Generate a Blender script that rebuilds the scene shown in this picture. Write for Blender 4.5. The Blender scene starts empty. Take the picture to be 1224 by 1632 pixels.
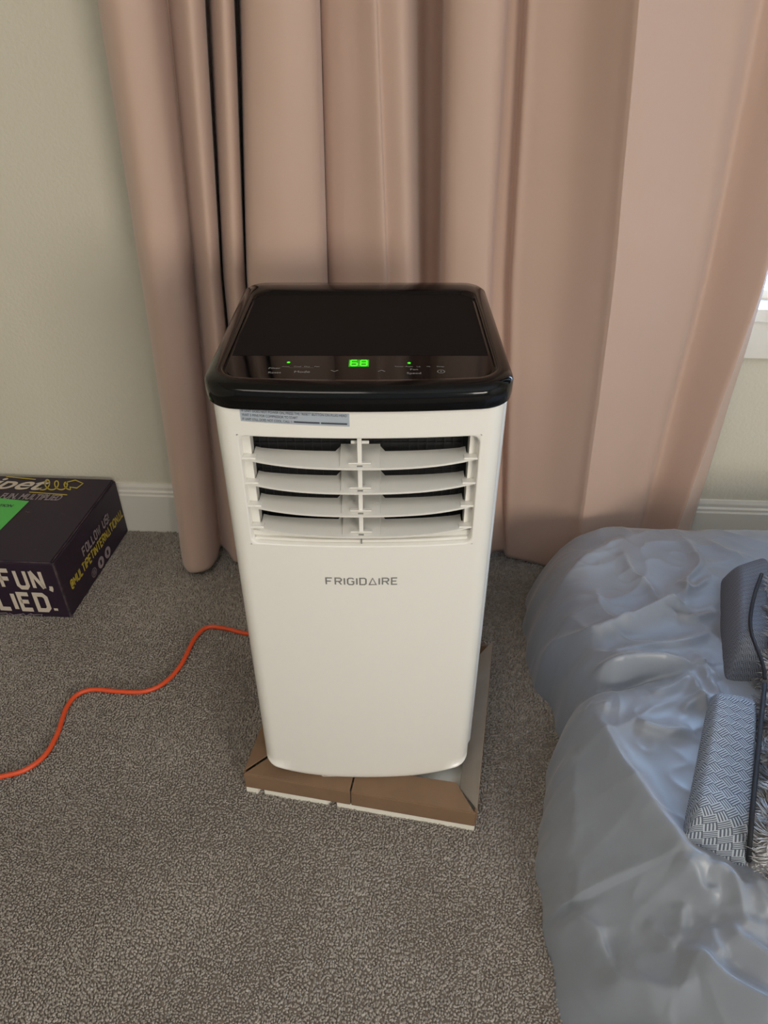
import bpy, math, random
import numpy as np
from mathutils import Vector, Matrix, noise
random.seed(7); np.random.seed(7)
PI = math.pi
S = bpy.context.scene
COL = S.collection

# ------------------------------------------------------------------ camera
F_PX, PITCH, CAM_H = 1160.0, math.radians(35.6), 1.10      # for a 1224x1632 image
cd = bpy.data.cameras.new('camera'); cam = bpy.data.objects.new('camera', cd); COL.objects.link(cam)
cam.location = (0, 0, CAM_H); cam.rotation_euler = (PI/2 - PITCH, 0, 0)
cd.sensor_fit = 'VERTICAL'; cd.sensor_height = 24.0; cd.lens = F_PX / 1632 * 24.0; cd.clip_start = .02
S.camera = cam
ck, sk = math.cos(PITCH), math.sin(PITCH)

# ------------------------------------------------------------------ world, lights, exposure
W = bpy.data.worlds.new('sky'); S.world = W; W.use_nodes = True
bg = W.node_tree.nodes['Background']; bg.inputs['Color'].default_value = (.40, .64, 1.0, 1); bg.inputs['Strength'].default_value = 27.0
S.view_settings.view_transform = 'Standard'; S.view_settings.look = 'None'
S.view_settings.exposure = 0.0; S.view_settings.gamma = 1.0; S.view_settings.use_curve_mapping = False

def area(name, loc, target, sx, sy, power, color, portal=False, spread=PI):
    l = bpy.data.lights.new(name, 'AREA'); l.shape = 'RECTANGLE'; l.size = sx; l.size_y = sy
    l.energy = power; l.color = color; l.spread = spread
    o = bpy.data.objects.new(name, l); COL.objects.link(o); o.location = loc
    o.rotation_euler = (Vector(target) - Vector(loc)).to_track_quat('-Z', 'Y').to_euler()
    if portal: l.cycles.is_portal = True
    return o
area('standing_lamp_light', (1.45, -2.1, 1.12), (-.05, 1.3, .72), .9, .8, 43, (1.0, .91, .79))
area('ceiling_fill_light', (-.5, -.7, 2.36), (-.5, -.7, 0), .9, .9, 14, (1.0, .92, .82))  # added warm overhead fill for the room; no ceiling fitting is seen

ROOM_Y, ROOM_A = 1.435, -.052            # back wall: passes (0, 1.435), turned 3 degrees
def R2(x, y):                            # room-local to world
    c, s = math.cos(ROOM_A), math.sin(ROOM_A)
    return (x*c - y*s, ROOM_Y + x*s + y*c)
wx, wy = R2(1.11, .022); tx, ty = R2(1.0, -1)
area('window_portal', (wx, wy, 1.2725), (tx, ty, 1.2725), 1.57, 1.34, 1, (1, 1, 1), portal=True)

# ------------------------------------------------------------------ helpers
def lin(c):
    return tuple(((v/255)/12.92 if v/255 <= .04045 else ((v/255+.055)/1.055)**2.4) for v in c) + (1,)

def mat(name, rgb, rough=.5, metal=0, spec=.5, bump=None, mottle=None, emit=None, coat=0, sheen=0, trans=0):
    m = bpy.data.materials.new(name); m.use_nodes = True
    nt = m.node_tree; b = nt.nodes['Principled BSDF']
    b.inputs['Base Color'].default_value = lin(rgb); b.inputs['Roughness'].default_value = rough
    b.inputs['Metallic'].default_value = metal; b.inputs['Specular IOR Level'].default_value = spec
    b.inputs['Coat Weight'].default_value = coat; b.inputs['Sheen Weight'].default_value = sheen
    if emit:
        b.inputs['Emission Color'].default_value = lin(emit[0]); b.inputs['Emission Strength'].default_value = emit[1]
    tc = nt.nodes.new('ShaderNodeTexCoord')
    if mottle:                                   # (scale, amount 0..1, second rgb)
        n = nt.nodes.new('ShaderNodeTexNoise'); n.inputs['Scale'].default_value = mottle[0]; n.inputs['Detail'].default_value = 4
        nt.links.new(tc.outputs['Object'], n.inputs['Vector'])
        mx = nt.nodes.new('ShaderNodeMix'); mx.data_type = 'RGBA'
        mx.inputs[6].default_value = lin(rgb); mx.inputs[7].default_value = lin(mottle[2])
        mr = nt.nodes.new('ShaderNodeMapRange'); mr.inputs[1].default_value = .35; mr.inputs[2].default_value = .65
        mr.inputs[4].default_value = mottle[1]
        nt.links.new(n.outputs['Fac'], mr.inputs[0]); nt.links.new(mr.outputs[0], mx.inputs[0])
        nt.links.new(mx.outputs[2], b.inputs['Base Color'])
    if bump:                                     # (scale, strength, distance)
        n = nt.nodes.new('ShaderNodeTexNoise'); n.inputs['Scale'].default_value = bump[0]; n.inputs['Detail'].default_value = 3
        nt.links.new(tc.outputs['Object'], n.inputs['Vector'])
        bp = nt.nodes.new('ShaderNodeBump'); bp.inputs['Strength'].default_value = bump[1]; bp.inputs['Distance'].default_value = bump[2]
        nt.links.new(n.outputs['Fac'], bp.inputs['Height']); nt.links.new(bp.outputs[0], b.inputs['Normal'])
    return m

def tag(o, label=None, cat=None, group=None, kind=None):
    if label: o['label'] = label
    if cat: o['category'] = cat
    if group: o['group'] = group
    if kind: o['kind'] = kind
    return o
def empty(name, loc, label, cat):
    o = bpy.data.objects.new(name, None); COL.objects.link(o); o.location = loc; o.empty_display_size = .05
    return tag(o, label, cat)
def root_off(p):
    v = Vector((0, 0, 0))
    while p is not None: v += p.location; p = p.parent
    return v
def mesh(name, vs, fs, m, parent=None, smooth=False, kind=None):
    """vs in world coordinates; a child gets its parent's offset subtracted"""
    me = bpy.data.meshes.new(name)
    off = root_off(parent) if parent else Vector((0, 0, 0))
    me.from_pydata([tuple(Vector(v) - off) for v in vs], [], fs); me.update()
    if m: me.materials.append(m)
    if smooth: me.polygons.foreach_set('use_smooth', [True]*len(me.polygons))
    o = bpy.data.objects.new(name, me); COL.objects.link(o)
    if parent: o.parent = parent
    if kind: o['kind'] = kind
    return o
class MB:
    def __init__(s): s.v = []; s.f = []
    def add(s, vs, fs):
        n = len(s.v); s.v += [tuple(v) for v in vs]; s.f += [tuple(i+n for i in f) for f in fs]
    def box(s, lo, hi, fn=lambda p: p):
        (a, b, c), (d, e, f) = lo, hi
        s.add([fn(p) for p in [(a,b,c),(d,b,c),(d,e,c),(a,e,c),(a,b,f),(d,b,f),(d,e,f),(a,e,f)]],
              [(0,3,2,1),(4,5,6,7),(0,1,5,4),(1,2,6,5),(2,3,7,6),(3,0,4,7)])
    def tube(s, pts, r, n=8, cap=True):
        pts = [Vector(p) for p in pts]; rings = []
        for i, p in enumerate(pts):
            t = (pts[min(i+1, len(pts)-1)] - pts[max(i-1, 0)]).normalized()
            a = t.cross(Vector((0, 0, 1)))
            if a.length < .05: a = t.cross(Vector((0, 1, 0)))
            a.normalize(); b = t.cross(a)
            rr = r[i] if isinstance(r, (list, tuple)) else r
            rings.append([p + a*math.cos(2*PI*k/n)*rr + b*math.sin(2*PI*k/n)*rr for k in range(n)])
        vs = [v for g in rings for v in g]
        fs = [(i*n+k, i*n+(k+1) % n, (i+1)*n+(k+1) % n, (i+1)*n+k) for i in range(len(pts)-1) for k in range(n)]
        if cap: fs += [tuple(range(n))[::-1], tuple((len(pts)-1)*n+k for k in range(n))]
        s.add(vs, fs)
    def loft(s, rings, closed=True, cap0=False, cap1=False):
        n = len(rings[0]); vs = [v for g in rings for v in g]
        fs = [(i*n+k, i*n+(k+1) % n, (i+1)*n+(k+1) % n, (i+1)*n+k) for i in range(len(rings)-1) for k in range(n if closed else n-1)]
        if cap0: fs.append(tuple(range(n))[::-1])
        if cap1: fs.append(tuple((len(rings)-1)*n+k for k in range(n)))
        s.add(vs, fs)
    def build(s, name, m, parent=None, smooth=False, kind=None, bevel=0):
        o = mesh(name, s.v, s.f, m, parent, smooth, kind)
        if bevel:
            b = o.modifiers.new('bevel', 'BEVEL'); b.width = bevel; b.segments = 2; b.limit_method = 'ANGLE'
        return o
def shade_auto(o, ang=35):
    """smooth faces, sharp edges past an angle"""
    me = o.data
    import bmesh
    b = bmesh.new(); b.from_mesh(me); bmesh.ops.recalc_face_normals(b, faces=b.faces)
    for f in b.faces: f.smooth = True
    for e in b.edges:
        if len(e.link_faces) == 2 and e.calc_face_angle(0) > math.radians(ang): e.smooth = False
    b.to_mesh(me); b.free(); return o
def catmull(P, n):
    P = [np.array(p, float) for p in P]; out = []
    Q = [2*P[0]-P[1]] + P + [2*P[-1]-P[-2]]
    for i in range(1, len(Q)-2):
        for k in range(n):
            t = k/n
            out.append(.5*((2*Q[i]) + (Q[i+1]-Q[i-1])*t + (2*Q[i-1]-5*Q[i]+4*Q[i+1]-Q[i+2])*t*t + (3*Q[i]-Q[i-1]-3*Q[i+1]+Q[i+2])*t**3))
    out.append(P[-1]); return out

# a survey of the photograph: where a ray at a pixel meets a real plane of the room
def ray(px, py):
    X, Y = (px-612)/F_PX, (816-py)/F_PX
    return Vector((X, ck + Y*sk, -sk + Y*ck))
CO = Vector((0, 0, CAM_H))
def hit(px, py, p0, n):
    d = ray(px, py); n = Vector(n); return CO + d*((Vector(p0) - CO).dot(n)/d.dot(n))
def at_z(px, py, z=0.): return hit(px, py, (0, 0, z), (0, 0, 1))

# ---- lettering: flat strokes and flat font text laid on a surface (o origin, u right, v up)
GL = {  # glyph strokes on a 4 wide x 6 high grid
 'F': [[(0,0),(0,6),(4,6)], [(0,3.1),(3.2,3.1)]],
 'U': [[(0,6),(0,.9),(.9,0),(3.1,0),(4,.9),(4,6)]],
 'N': [[(0,-.0),(0,6)], [(0,6),(4,0)], [(4,0),(4,6)]],
 'P': [[(0,0),(0,6),(3.1,6),(4,5.2),(4,3.6),(3.1,2.8),(0,2.8)]],
 'L': [[(0,6),(0,0),(3.6,0)]], 'I': [[(0,0),(0,6)]],
 'E': [[(3.7,6),(0,6),(0,0),(3.7,0)], [(0,3.1),(3.1,3.1)]],
 'D': [[(0,0),(0,6),(3.0,6),(4,5),(4,1),(3.0,0),(0,0)]],
 'M': [[(0,0),(0,6)], [(0,6),(2.3,2.4),(4.6,6)], [(4.6,6),(4.6,0)]], 'T': [[(0,6),(4,6)], [(2,6),(2,0)]],
 'R': [[(0,0),(0,6),(3.1,6),(4,5.2),(4,3.7),(3.1,2.9),(0,2.9)], [(2.2,2.9),(4,0)]],
 'G': [[(4,5),(3.2,6),(1,6),(0,5),(0,1),(1,0),(3.2,0),(4,.9),(4,2.9),(2.4,2.9)]],
 'A': [[(0,0),(2.3,6),(4.6,0),(0,0)]],
 'O': [[(1,0),(3,0),(4,1),(4,5),(3,6),(1,6),(0,5),(0,1),(1,0)]],
 'W': [[(0,6),(1.3,0),(2.6,5),(3.9,0),(5.2,6)]], 'S': [[(4,5.1),(3.2,6),(.9,6),(0,5.2),(0,3.9),(.8,3.1),(3.2,3.1),(4,2.3),(4,.8),(3.2,0),(.9,0),(0,.9)]],
 '!': [[(0,6),(0,2)], [(0,.8),(0,0)]], '.': [[(0,.0),(0,.9)]], ',': [[(0.3,.8),(.3,0),(-.2,-1)]], ' ': [],
 '@': [[(2.8,2),(1.6,2),(1.6,4),(2.8,4),(2.8,2),(4,2),(4,5),(3,6),(1,6),(0,5),(0,1),(1,0),(3.4,0)]],
}
def ribbon(mb, pts, w, M, closed=False):
    """mitred flat stroke; M maps (a,b) to a world point"""
    P = [Vector(p) for p in pts]
    if closed or (len(P) > 2 and (P[0]-P[-1]).length < 1e-6):
        closed = True
        if (P[0]-P[-1]).length < 1e-6: P = P[:-1]
    n = len(P); L = []; Rr = []
    for i in range(n):
        a = P[(i-1) % n] if (closed or i > 0) else None; c = P[(i+1) % n] if (closed or i < n-1) else None
        d1 = (P[i]-a).normalized() if a is not None else (c-P[i]).normalized()
        d2 = (c-P[i]).normalized() if c is not None else d1
        n1 = Vector((-d1.y, d1.x)); n2 = Vector((-d2.y, d2.x)); m = n1+n2
        m = n1 if m.length < .2 else m.normalized()
        k = w/2/m.dot(n1) if m.dot(n1) > .6 else w/2*1.4
        L.append(M(*(P[i]+m*k))); Rr.append(M(*(P[i]-m*k)))
    vs = L+Rr; fs = [(i, (i+1) % n, n+(i+1) % n, n+i) for i in range(n if closed else n-1)]
    mb.add(vs, fs)
def stroke_text(mb, txt, o, u, v, h, w=1.0, sx=1.0, gap=2.1, right=False, slant=0):
    k = h/6; x = 0; items = []
    for ch in txt:
        g = GL[ch]; ww = max([p[0] for s_ in g for p in s_] or [2.2]); items.append((x, g)); x += ww + gap
    tot = (x-gap)*sx
    M = lambda a, b: Vector(o) + Vector(u)*((a*sx + b*slant - (tot if right else 0))*k) + Vector(v)*(b*k)
    for x0, g in items:
        for s_ in g:
            ribbon(mb, [(x0+p[0], p[1]) for p in s_], w, M)
    return tot*k
def font_text(txt, o, u, v, size, m, parent, name='lettering', align='LEFT', shear=0, bold=0, fitw=None):
    c = bpy.data.curves.new(name, 'FONT'); c.body = txt; c.size = size; c.align_x = align; c.shear = shear; c.offset = bold
    c.space_line = 1.0
    t = bpy.data.objects.new('tmp', c); COL.objects.link(t)
    bpy.context.view_layer.update()
    me = bpy.data.meshes.new_from_object(t.evaluated_get(bpy.context.evaluated_depsgraph_get()))
    COL.objects.unlink(t); bpy.data.objects.remove(t)
    vs = [tuple(p.co) for p in me.vertices]; fs = [tuple(p.vertices) for p in me.polygons]
    if fitw:
        xs = [p[0] for p in vs]; k = fitw/(max(xs)-min(xs)); vs = [(p[0]*k, p[1], p[2]) for p in vs]
    u = Vector(u); v = Vector(v); o = Vector(o)
    return mesh(name, [o + u*p[0] + v*p[1] for p in vs], fs, m, parent)

# ------------------------------------------------------------------ materials
M_wall = mat('painted_wall', (214, 208, 192), .75, bump=(140, .35, .004), spec=.25)
M_trim = mat('white_trim', (226, 222, 212), .4)
M_ceil = mat('ceiling_paint', (225, 222, 214), .8)
M_under = mat('carpet_backing', (150, 139, 128), 1, spec=0)
M_white = mat('white_plastic', (234, 231, 224), .34, coat=.4, bump=(900, .04, .0005))
M_side = mat('white_side_plastic', (222, 226, 230), .28, coat=.4)
M_black = mat('gloss_black_plastic', (7, 7, 8), .10, spec=.3)
M_matte = mat('matte_black_plastic', (30, 27, 27), .6, spec=.04, bump=(700, .05, .0004))
M_ctl = mat('control_glass', (11, 11, 12), .05, spec=.22)
M_dark = mat('dark_cavity', (10, 11, 15), .6)
M_grey = mat('grey_print', (142, 142, 140), .4, metal=.3)
M_ctlp = mat('pale_print', (150, 150, 150), .5)
M_label = mat('silver_sticker', (168, 176, 186), .35)
M_ink = mat('dark_ink', (60, 64, 74), .6)
M_led = mat('green_led', (60, 255, 40), .4, emit=((70, 240, 25), 1.1))
M_ledbg = mat('green_led_window', (10, 70, 6), .2, emit=((40, 190, 20), .6))
M_card = mat('brown_cardboard', (130, 104, 82), .85, spec=.2, mottle=(30, .35, (114, 92, 73)), bump=(60, .2, .002))
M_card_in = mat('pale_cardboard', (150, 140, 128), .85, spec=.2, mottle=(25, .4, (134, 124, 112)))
M_foam = mat('white_foam', (232, 228, 216), .8, bump=(150, .4, .002))
M_box = mat('black_print_card', (44, 31, 48), .5, spec=.4, mottle=(9, .5, (38, 27, 42)))
M_edge = mat('scuffed_card_edge', (88, 74, 80), .7, mottle=(60, .9, (36, 28, 36)))
M_cream = mat('cream_print', (206, 194, 178), .6)
M_greyp = mat('mauve_grey_print', (150, 138, 142), .6)
M_yel = mat('mustard_print', (188, 168, 62), .6)
M_green = mat('green_print', (88, 190, 88), .55)
M_cord = mat('orange_rubber', (222, 82, 42), .45)
M_pipe = mat('black_piping', (26, 28, 36), .7)
M_sheet = mat('grey_satin_sheet', (138, 144, 154), .38, spec=.5, sheen=.25, bump=(900, .05, .0004))
M_curt = mat('blush_curtain', (198, 169, 153), .62, spec=.3, sheen=.25, bump=(1200, .08, .0004))
M_curt.use_backface_culling = False
M_glass = bpy.data.materials.new('window_glass'); M_glass.use_nodes = True
nt = M_glass.node_tree; nt.nodes.clear()
o_ = nt.nodes.new('ShaderNodeOutputMaterial'); mx = nt.nodes.new('ShaderNodeMixShader'); tr = nt.nodes.new('ShaderNodeBsdfTransparent')
gl = nt.nodes.new('ShaderNodeBsdfGlossy'); gl.inputs['Roughness'].default_value = .02; fr = nt.nodes.new('ShaderNodeFresnel'); fr.inputs[0].default_value = 1.45
nt.links.new(fr.outputs[0], mx.inputs[0]); nt.links.new(tr.outputs[0], mx.inputs[1]); nt.links.new(gl.outputs[0], mx.inputs[2]); nt.links.new(mx.outputs[0], o_.inputs[0])

def attr_mat(name, a, b, rough=.9):
    """colour runs from a to b with the mesh attribute 'tone'"""
    m = bpy.data.materials.new(name); m.use_nodes = True; nt = m.node_tree; p = nt.nodes['Principled BSDF']
    p.inputs['Roughness'].default_value = rough; p.inputs['Specular IOR Level'].default_value = .12
    at = nt.nodes.new('ShaderNodeAttribute'); at.attribute_name = 'tone'
    mx = nt.nodes.new('ShaderNodeMix'); mx.data_type = 'RGBA'; mx.inputs[6].default_value = lin(a); mx.inputs[7].default_value = lin(b)
    nt.links.new(at.outputs['Fac'], mx.inputs[0]); nt.links.new(mx.outputs[2], p.inputs['Base Color']); return m
M_pile = attr_mat('taupe_carpet_yarn', (132, 125, 118), (186, 178, 169))
M_fur = attr_mat('grey_fleece_fibre', (120, 122, 128), (212, 212, 214))

def weave_mat(name, a, b, scale):
    """basket weave: blocks of parallel threads turned by 90 degrees from block to block (UV)"""
    m = bpy.data.materials.new(name); m.use_nodes = True; nt = m.node_tree; p = nt.nodes['Principled BSDF']
    p.inputs['Roughness'].default_value = .85; p.inputs['Specular IOR Level'].default_value = .2
    uv = nt.nodes.new('ShaderNodeUVMap'); mp = nt.nodes.new('ShaderNodeMapping')
    mp.inputs['Rotation'].default_value = (0, 0, PI/4); mp.inputs['Scale'].default_value = (scale, scale, 1)
    nt.links.new(uv.outputs[0], mp.inputs[0])
    sp = nt.nodes.new('ShaderNodeSeparateXYZ'); nt.links.new(mp.outputs[0], sp.inputs[0])
    def mth(op, x, y=None, z=None):
        n = nt.nodes.new('ShaderNodeMath'); n.operation = op
        for i, q in enumerate((x, y, z)):
            if q is None: continue
            if isinstance(q, (int, float)): n.inputs[i].default_value = q
            else: nt.links.new(q, n.inputs[i])
        return n.outputs[0]
    X, Y = sp.outputs[0], sp.outputs[1]
    chk = mth('MODULO', mth('ADD', mth('ADD', mth('FLOOR', X), mth('FLOOR', Y)), 1000), 2)
    sx_ = mth('SINE', mth('MULTIPLY', X, 2*PI*4)); sy_ = mth('SINE', mth('MULTIPLY', Y, 2*PI*4))
    st = mth('ADD', mth('MULTIPLY', sx_, chk), mth('MULTIPLY', sy_, mth('SUBTRACT', 1, chk)))
    fac = nt.nodes.new('ShaderNodeMapRange'); fac.inputs[1].default_value = -.35; fac.inputs[2].default_value = .45; nt.links.new(st, fac.inputs[0])
    mx = nt.nodes.new('ShaderNodeMix'); mx.data_type = 'RGBA'; mx.inputs[6].default_value = lin(a); mx.inputs[7].default_value = lin(b)
    nt.links.new(fac.outputs[0], mx.inputs[0]); nt.links.new(mx.outputs[2], p.inputs['Base Color'])
    bp = nt.nodes.new('ShaderNodeBump'); bp.inputs['Strength'].default_value = .5; bp.inputs['Distance'].default_value = .001
    nt.links.new(fac.outputs[0], bp.inputs['Height']); nt.links.new(bp.outputs[0], p.inputs['Normal']); return m
M_weave = weave_mat('grey_basket_weave', (92, 98, 110), (178, 186, 196), 1)

# ------------------------------------------------------------------ room shell (built in the room's own frame)
def struct(name, mb, m, parent=None, kind='structure', **k):
    o = mb.build(name, m, None, **k)
    if parent is None:
        o.location = (0, ROOM_Y, 0); o.rotation_euler = (0, 0, ROOM_A)
    else: o.parent = parent
    if parent is None: o['kind'] = kind
    return o
XL, XR, YF, ZC = -1.75, 2.5, -4.6, 2.44
b = MB(); b.box((XL-.12, YF-.12, -.1), (XR+.12, .14, 0)); floor = struct('floor', b, M_under)
b = MB(); b.box((XL-.12, YF-.12, ZC), (XR+.12, .14, ZC+.1)); struct('ceiling', b, M_ceil)
WX0, WX1, WZ0, WZ1 = .32, 1.90, .595, 1.95
b = MB()
for lo, hi in [((XL-.12, 0, 0), (WX0, .12, ZC)), ((WX1, 0, 0), (XR+.12, .12, ZC)), ((WX0, 0, 0), (WX1, .12, WZ0)), ((WX0, 0, WZ1), (WX1, .12, ZC))]: b.box(lo, hi)
struct('wall_back', b, M_wall)
b = MB(); b.box((XL-.12, YF, 0), (XL, 0, ZC)); struct('wall_left', b, M_wall)
b = MB(); b.box((XR, YF, 0), (XR+.12, 0, ZC)); struct('wall_right', b, M_wall)
b = MB(); b.box((XL-.12, YF-.12, 0), (XR+.12, YF, ZC)); struct('wall_front', b, M_wall)
prof = [(0, 0), (-.015, 0), (-.015, .108), (-.0125, .112), (-.0125, .118), (-.009, .122), (-.0085, .130), (-.005, .138), (0, .138)]
b = MB(); b.loft([[(XL, y, z) for y, z in prof], [(XR, y, z) for y, z in prof]], cap0=True, cap1=True)
struct('baseboard_back', b, M_trim)
b = MB(); b.loft([[(XL-y, YF, z) for y, z in prof], [(XL-y, -.015, z) for y, z in prof]], cap0=True, cap1=True)
struct('baseboard_left', b, M_trim)
# window_1: frame, sashes, sill, apron, panes
b = MB()
b.box((WX0, .03, WZ0), (WX0+.045, .11, WZ1)); b.box((WX1-.045, .03, WZ0), (WX1, .11, WZ1))
b.box((WX0+.045, .05, WZ0), (WX1-.045, .11, WZ0+.018)); b.box((WX0+.045, .03, WZ1-.045), (WX1-.045, .11, WZ1))
b.box(((WX0+WX1)/2-.025, .04, WZ0+.018), ((WX0+WX1)/2+.025, .10, WZ1-.045))
win = struct('window_1', b, M_trim)
def wpart(name, mb, m): return struct(name, mb, m, parent=win)
b = MB(); b.box((WX0-.02, -.022, WZ0-.022), (WX1+.05, .0295, WZ0+.003)); wpart('window_sill', b, M_trim)
b = MB(); b.box((WX0-.03, -.016, WZ0-.10), (WX1+.03, -.0005, WZ0-.022)); wpart('apron', b, M_trim)
for xa, xb in ((WX0+.045, (WX0+WX1)/2-.025), ((WX0+WX1)/2+.025, WX1-.045)):
    b = MB(); b.box((xa, .066, WZ0+.018), (xb, .070, WZ1-.045)); wpart('pane', b, M_glass)

# ------------------------------------------------------------------ carpet pile
def tufts(name, pts, nrm, m, h, w, lean_fn, tone, parent=None, wv=.4):
    """bent four-sided yarn tufts; pts Nx3, one quad-pyramid with a mid ring each"""
    N = len(pts); pts = np.asarray(pts); hh = h*(1-wv/2+wv*np.random.rand(N)); ww = w*(.8+.4*np.random.rand(N))
    lean = lean_fn(pts); ang = np.random.rand(N)*2*PI
    V = np.zeros((N, 7, 3))
    for k in range(3):
        a = ang + k*2*PI/3
        off = np.stack([np.cos(a)*ww, np.sin(a)*ww, np.zeros(N)], 1)
        V[:, k] = pts + off*.75 - np.stack([0*hh, 0*hh, .1*hh], 1)
        V[:, 3+k] = pts + off*1.0 + nrm*(hh*.62)[:, None] + lean*(hh*.35)[:, None]
    V[:, 6] = pts + nrm*hh[:, None] + lean*(hh*.9)[:, None]
    base = np.array([[0,1,4],[0,4,3],[1,2,5],[1,5,4],[2,0,3],[2,3,5],[3,4,6],[4,5,6],[5,3,6]])
    Fx = (base[None] + (np.arange(N)*7)[:, None, None]).reshape(-1)
    me = bpy.data.meshes.new(name); me.vertices.add(N*7); me.vertices.foreach_set('co', V.reshape(-1))
    nf = N*9; me.loops.add(nf*3); me.loops.foreach_set('vertex_index', Fx.astype(np.int32))
    me.polygons.add(nf); me.polygons.foreach_set('loop_start', np.arange(nf, dtype=np.int32)*3)
    me.polygons.foreach_set('use_smooth', np.ones(nf, bool)); me.update(calc_edges=True)
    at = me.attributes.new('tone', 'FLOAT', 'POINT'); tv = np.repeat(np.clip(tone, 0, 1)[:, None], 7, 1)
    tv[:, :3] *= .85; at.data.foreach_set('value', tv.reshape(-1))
    me.materials.append(m); o = bpy.data.objects.new(name, me); COL.objects.link(o); o['kind'] = 'stuff'
    if parent: o.parent = parent
    return o
stp = .0034
gx = np.arange(-1.5, .48, stp); gy = np.arange(-.25, 1.54, stp)
GX, GY = np.meshgrid(gx, gy); P = np.stack([GX.ravel(), GY.ravel()], 1); P += (np.random.rand(*P.shape)-.5)*stp*1.1
wl = ROOM_Y + P[:, 0]*math.sin(ROOM_A) - .017
keep = (P[:, 1] < wl)
# only where the camera can see with a margin
d_ = P[:, 1]*ck + CAM_H*sk; qx = 612+F_PX*P[:, 0]/d_; qy = 816-F_PX*(P[:, 1]*sk-CAM_H*ck)/d_
near = (qx > -120) & (qy < 1760) & (d_ > .1)
keep &= near | (np.random.rand(len(P)) < .34)        # coarser yarn beyond the part the photograph shows
P = P[keep]; TW_ = np.where(near[keep], .0024, .0041)
def fbm(P, sc, seed):
    return np.array([noise.noise(Vector((x*sc+seed, y*sc, seed))) for x, y in P])
lo = fbm(P, 5.5, 3.1); hi_ = fbm(P, 60, 9.7); cl = fbm(P, 130, 1.3)
def lean_c(p):
    a = lo*4.0 + hi_*2.5; return np.stack([np.cos(a)*.6*(.5+np.abs(cl)), np.sin(a)*.6*(.5+np.abs(cl)) - .15*lo, np.zeros(len(p))], 1)
tone = .5 + .22*lo + .3*cl + .4*(np.random.rand(len(P))-.5)
P3 = np.column_stack([P, np.zeros(len(P))])
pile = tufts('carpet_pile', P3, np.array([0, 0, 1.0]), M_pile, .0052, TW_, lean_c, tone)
pile.parent = floor; pile.matrix_parent_inverse = Matrix.Translation((0, ROOM_Y, 0)) @ Matrix.Rotation(ROOM_A, 4, 'Z')
pile.matrix_parent_inverse = pile.matrix_parent_inverse.inverted()

# ------------------------------------------------------------------ curtains
def curtain(name, cols, label, ztop=2.12, z0=.008, rows=70, nsub=7, seed=0):
    # cols: (px at top of frame, px at row 450, px at row 880, depth y, depth y at the hem)
    def X(px, y, z): return (px-612)/F_PX*(y*ck-(z-CAM_H)*sk)
    vs = []; n = None
    F_ = lambda v: 1.32+(v-1.32)*(1.3 if v < 1.32 else 1.0)
    cols = [(a, m_, b_, F_(y), 1.32+(yb-1.32)*1.05+.006) for a, m_, b_, y, yb in cols]
    for r in range(rows+1):
        t = r/rows; z = z0 + (ztop-z0)*(t**1.25)
        row = []
        for (a, m_, b_, y, yb) in cols:
            k = min(1, max(0, (z-.03)/.66)); yy = yb + (y-yb)*min(1, z/.75)**.8
            x0, x1, x2 = X(b_, yb, .03), X(m_, (y+yb)/2+(y-yb)*.4, .668), X(a, y, CAM_H)
            if z < .668: x = x0 + (x1-x0)*(z-.03)/.638
            elif z < CAM_H: x = x1 + (x2-x1)*(z-.668)/(CAM_H-.668)
            else: x = x2 + (x2-x1)*.25*(z-CAM_H)
            row.append((x, yy))
        c = catmull(row, nsub); n = len(c)
        for (x, y) in c:
            w = noise.noise(Vector((x*7+seed, z*2.2, seed)))*.006*(1.2-.5*t)
            w += noise.noise(Vector((x*14+seed, z*9, seed+5)))*.0022
            cr = 0
            for cz, cs, ca in ((.46, .16, .0022), (.235, -.1, .002), (.055, .03, .0016)):
                dz = z-cz-cs*(x-.1)*.25-.008*math.sin(x*23+seed); cr += ca*math.exp(-(dz/.007)**2)
            vs.append((x, y+w-cr, z + (.010*math.sin(x*19+seed*2)*max(0, 1-z/.2)+.010*max(0, 1-z/.2))))
    fs = [(r*n+i, r*n+i+1, (r+1)*n+i+1, (r+1)*n+i) for r in range(rows) for i in range(n-1)]
    o = mesh(name, vs, fs, M_curt, None, True)
    s_ = o.modifiers.new('cloth', 'SOLIDIFY'); s_.thickness = .0016; s_.offset = 0
    return tag(o, label, 'curtain')
curtain('curtain', [
 (152, 224, 290, 1.365, 1.35), (158, 230, 292, 1.31, 1.30), (185, 250, 305, 1.285, 1.265), (232, 288, 332, 1.30, 1.27),
 (256, 303, 346, 1.345, 1.31), (266, 309, 352, 1.375, 1.35), (278, 318, 362, 1.335, 1.335), (300, 336, 376, 1.30, 1.30), (322, 350, 390, 1.325, 1.32),
 (326, 351, 392, 1.39, 1.35), (332, 355, 397, 1.408, 1.37), (339, 358, 400, 1.34, 1.34), (353, 372, 414, 1.30, 1.30), (370, 388, 426, 1.315, 1.32), (373, 391, 428, 1.395, 1.345),
 (380, 393, 430, 1.41, 1.37), (386, 395, 434, 1.32, 1.33), (400, 408, 448, 1.285, 1.29), (448, 455, 488, 1.272, 1.28), (495, 508, 528, 1.285, 1.29), (506, 519, 538, 1.315, 1.31), (509, 522, 540, 1.345, 1.34)],
 'blush pink curtain panel on the left, hanging behind the air conditioner in narrow folds', seed=1.3)
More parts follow.
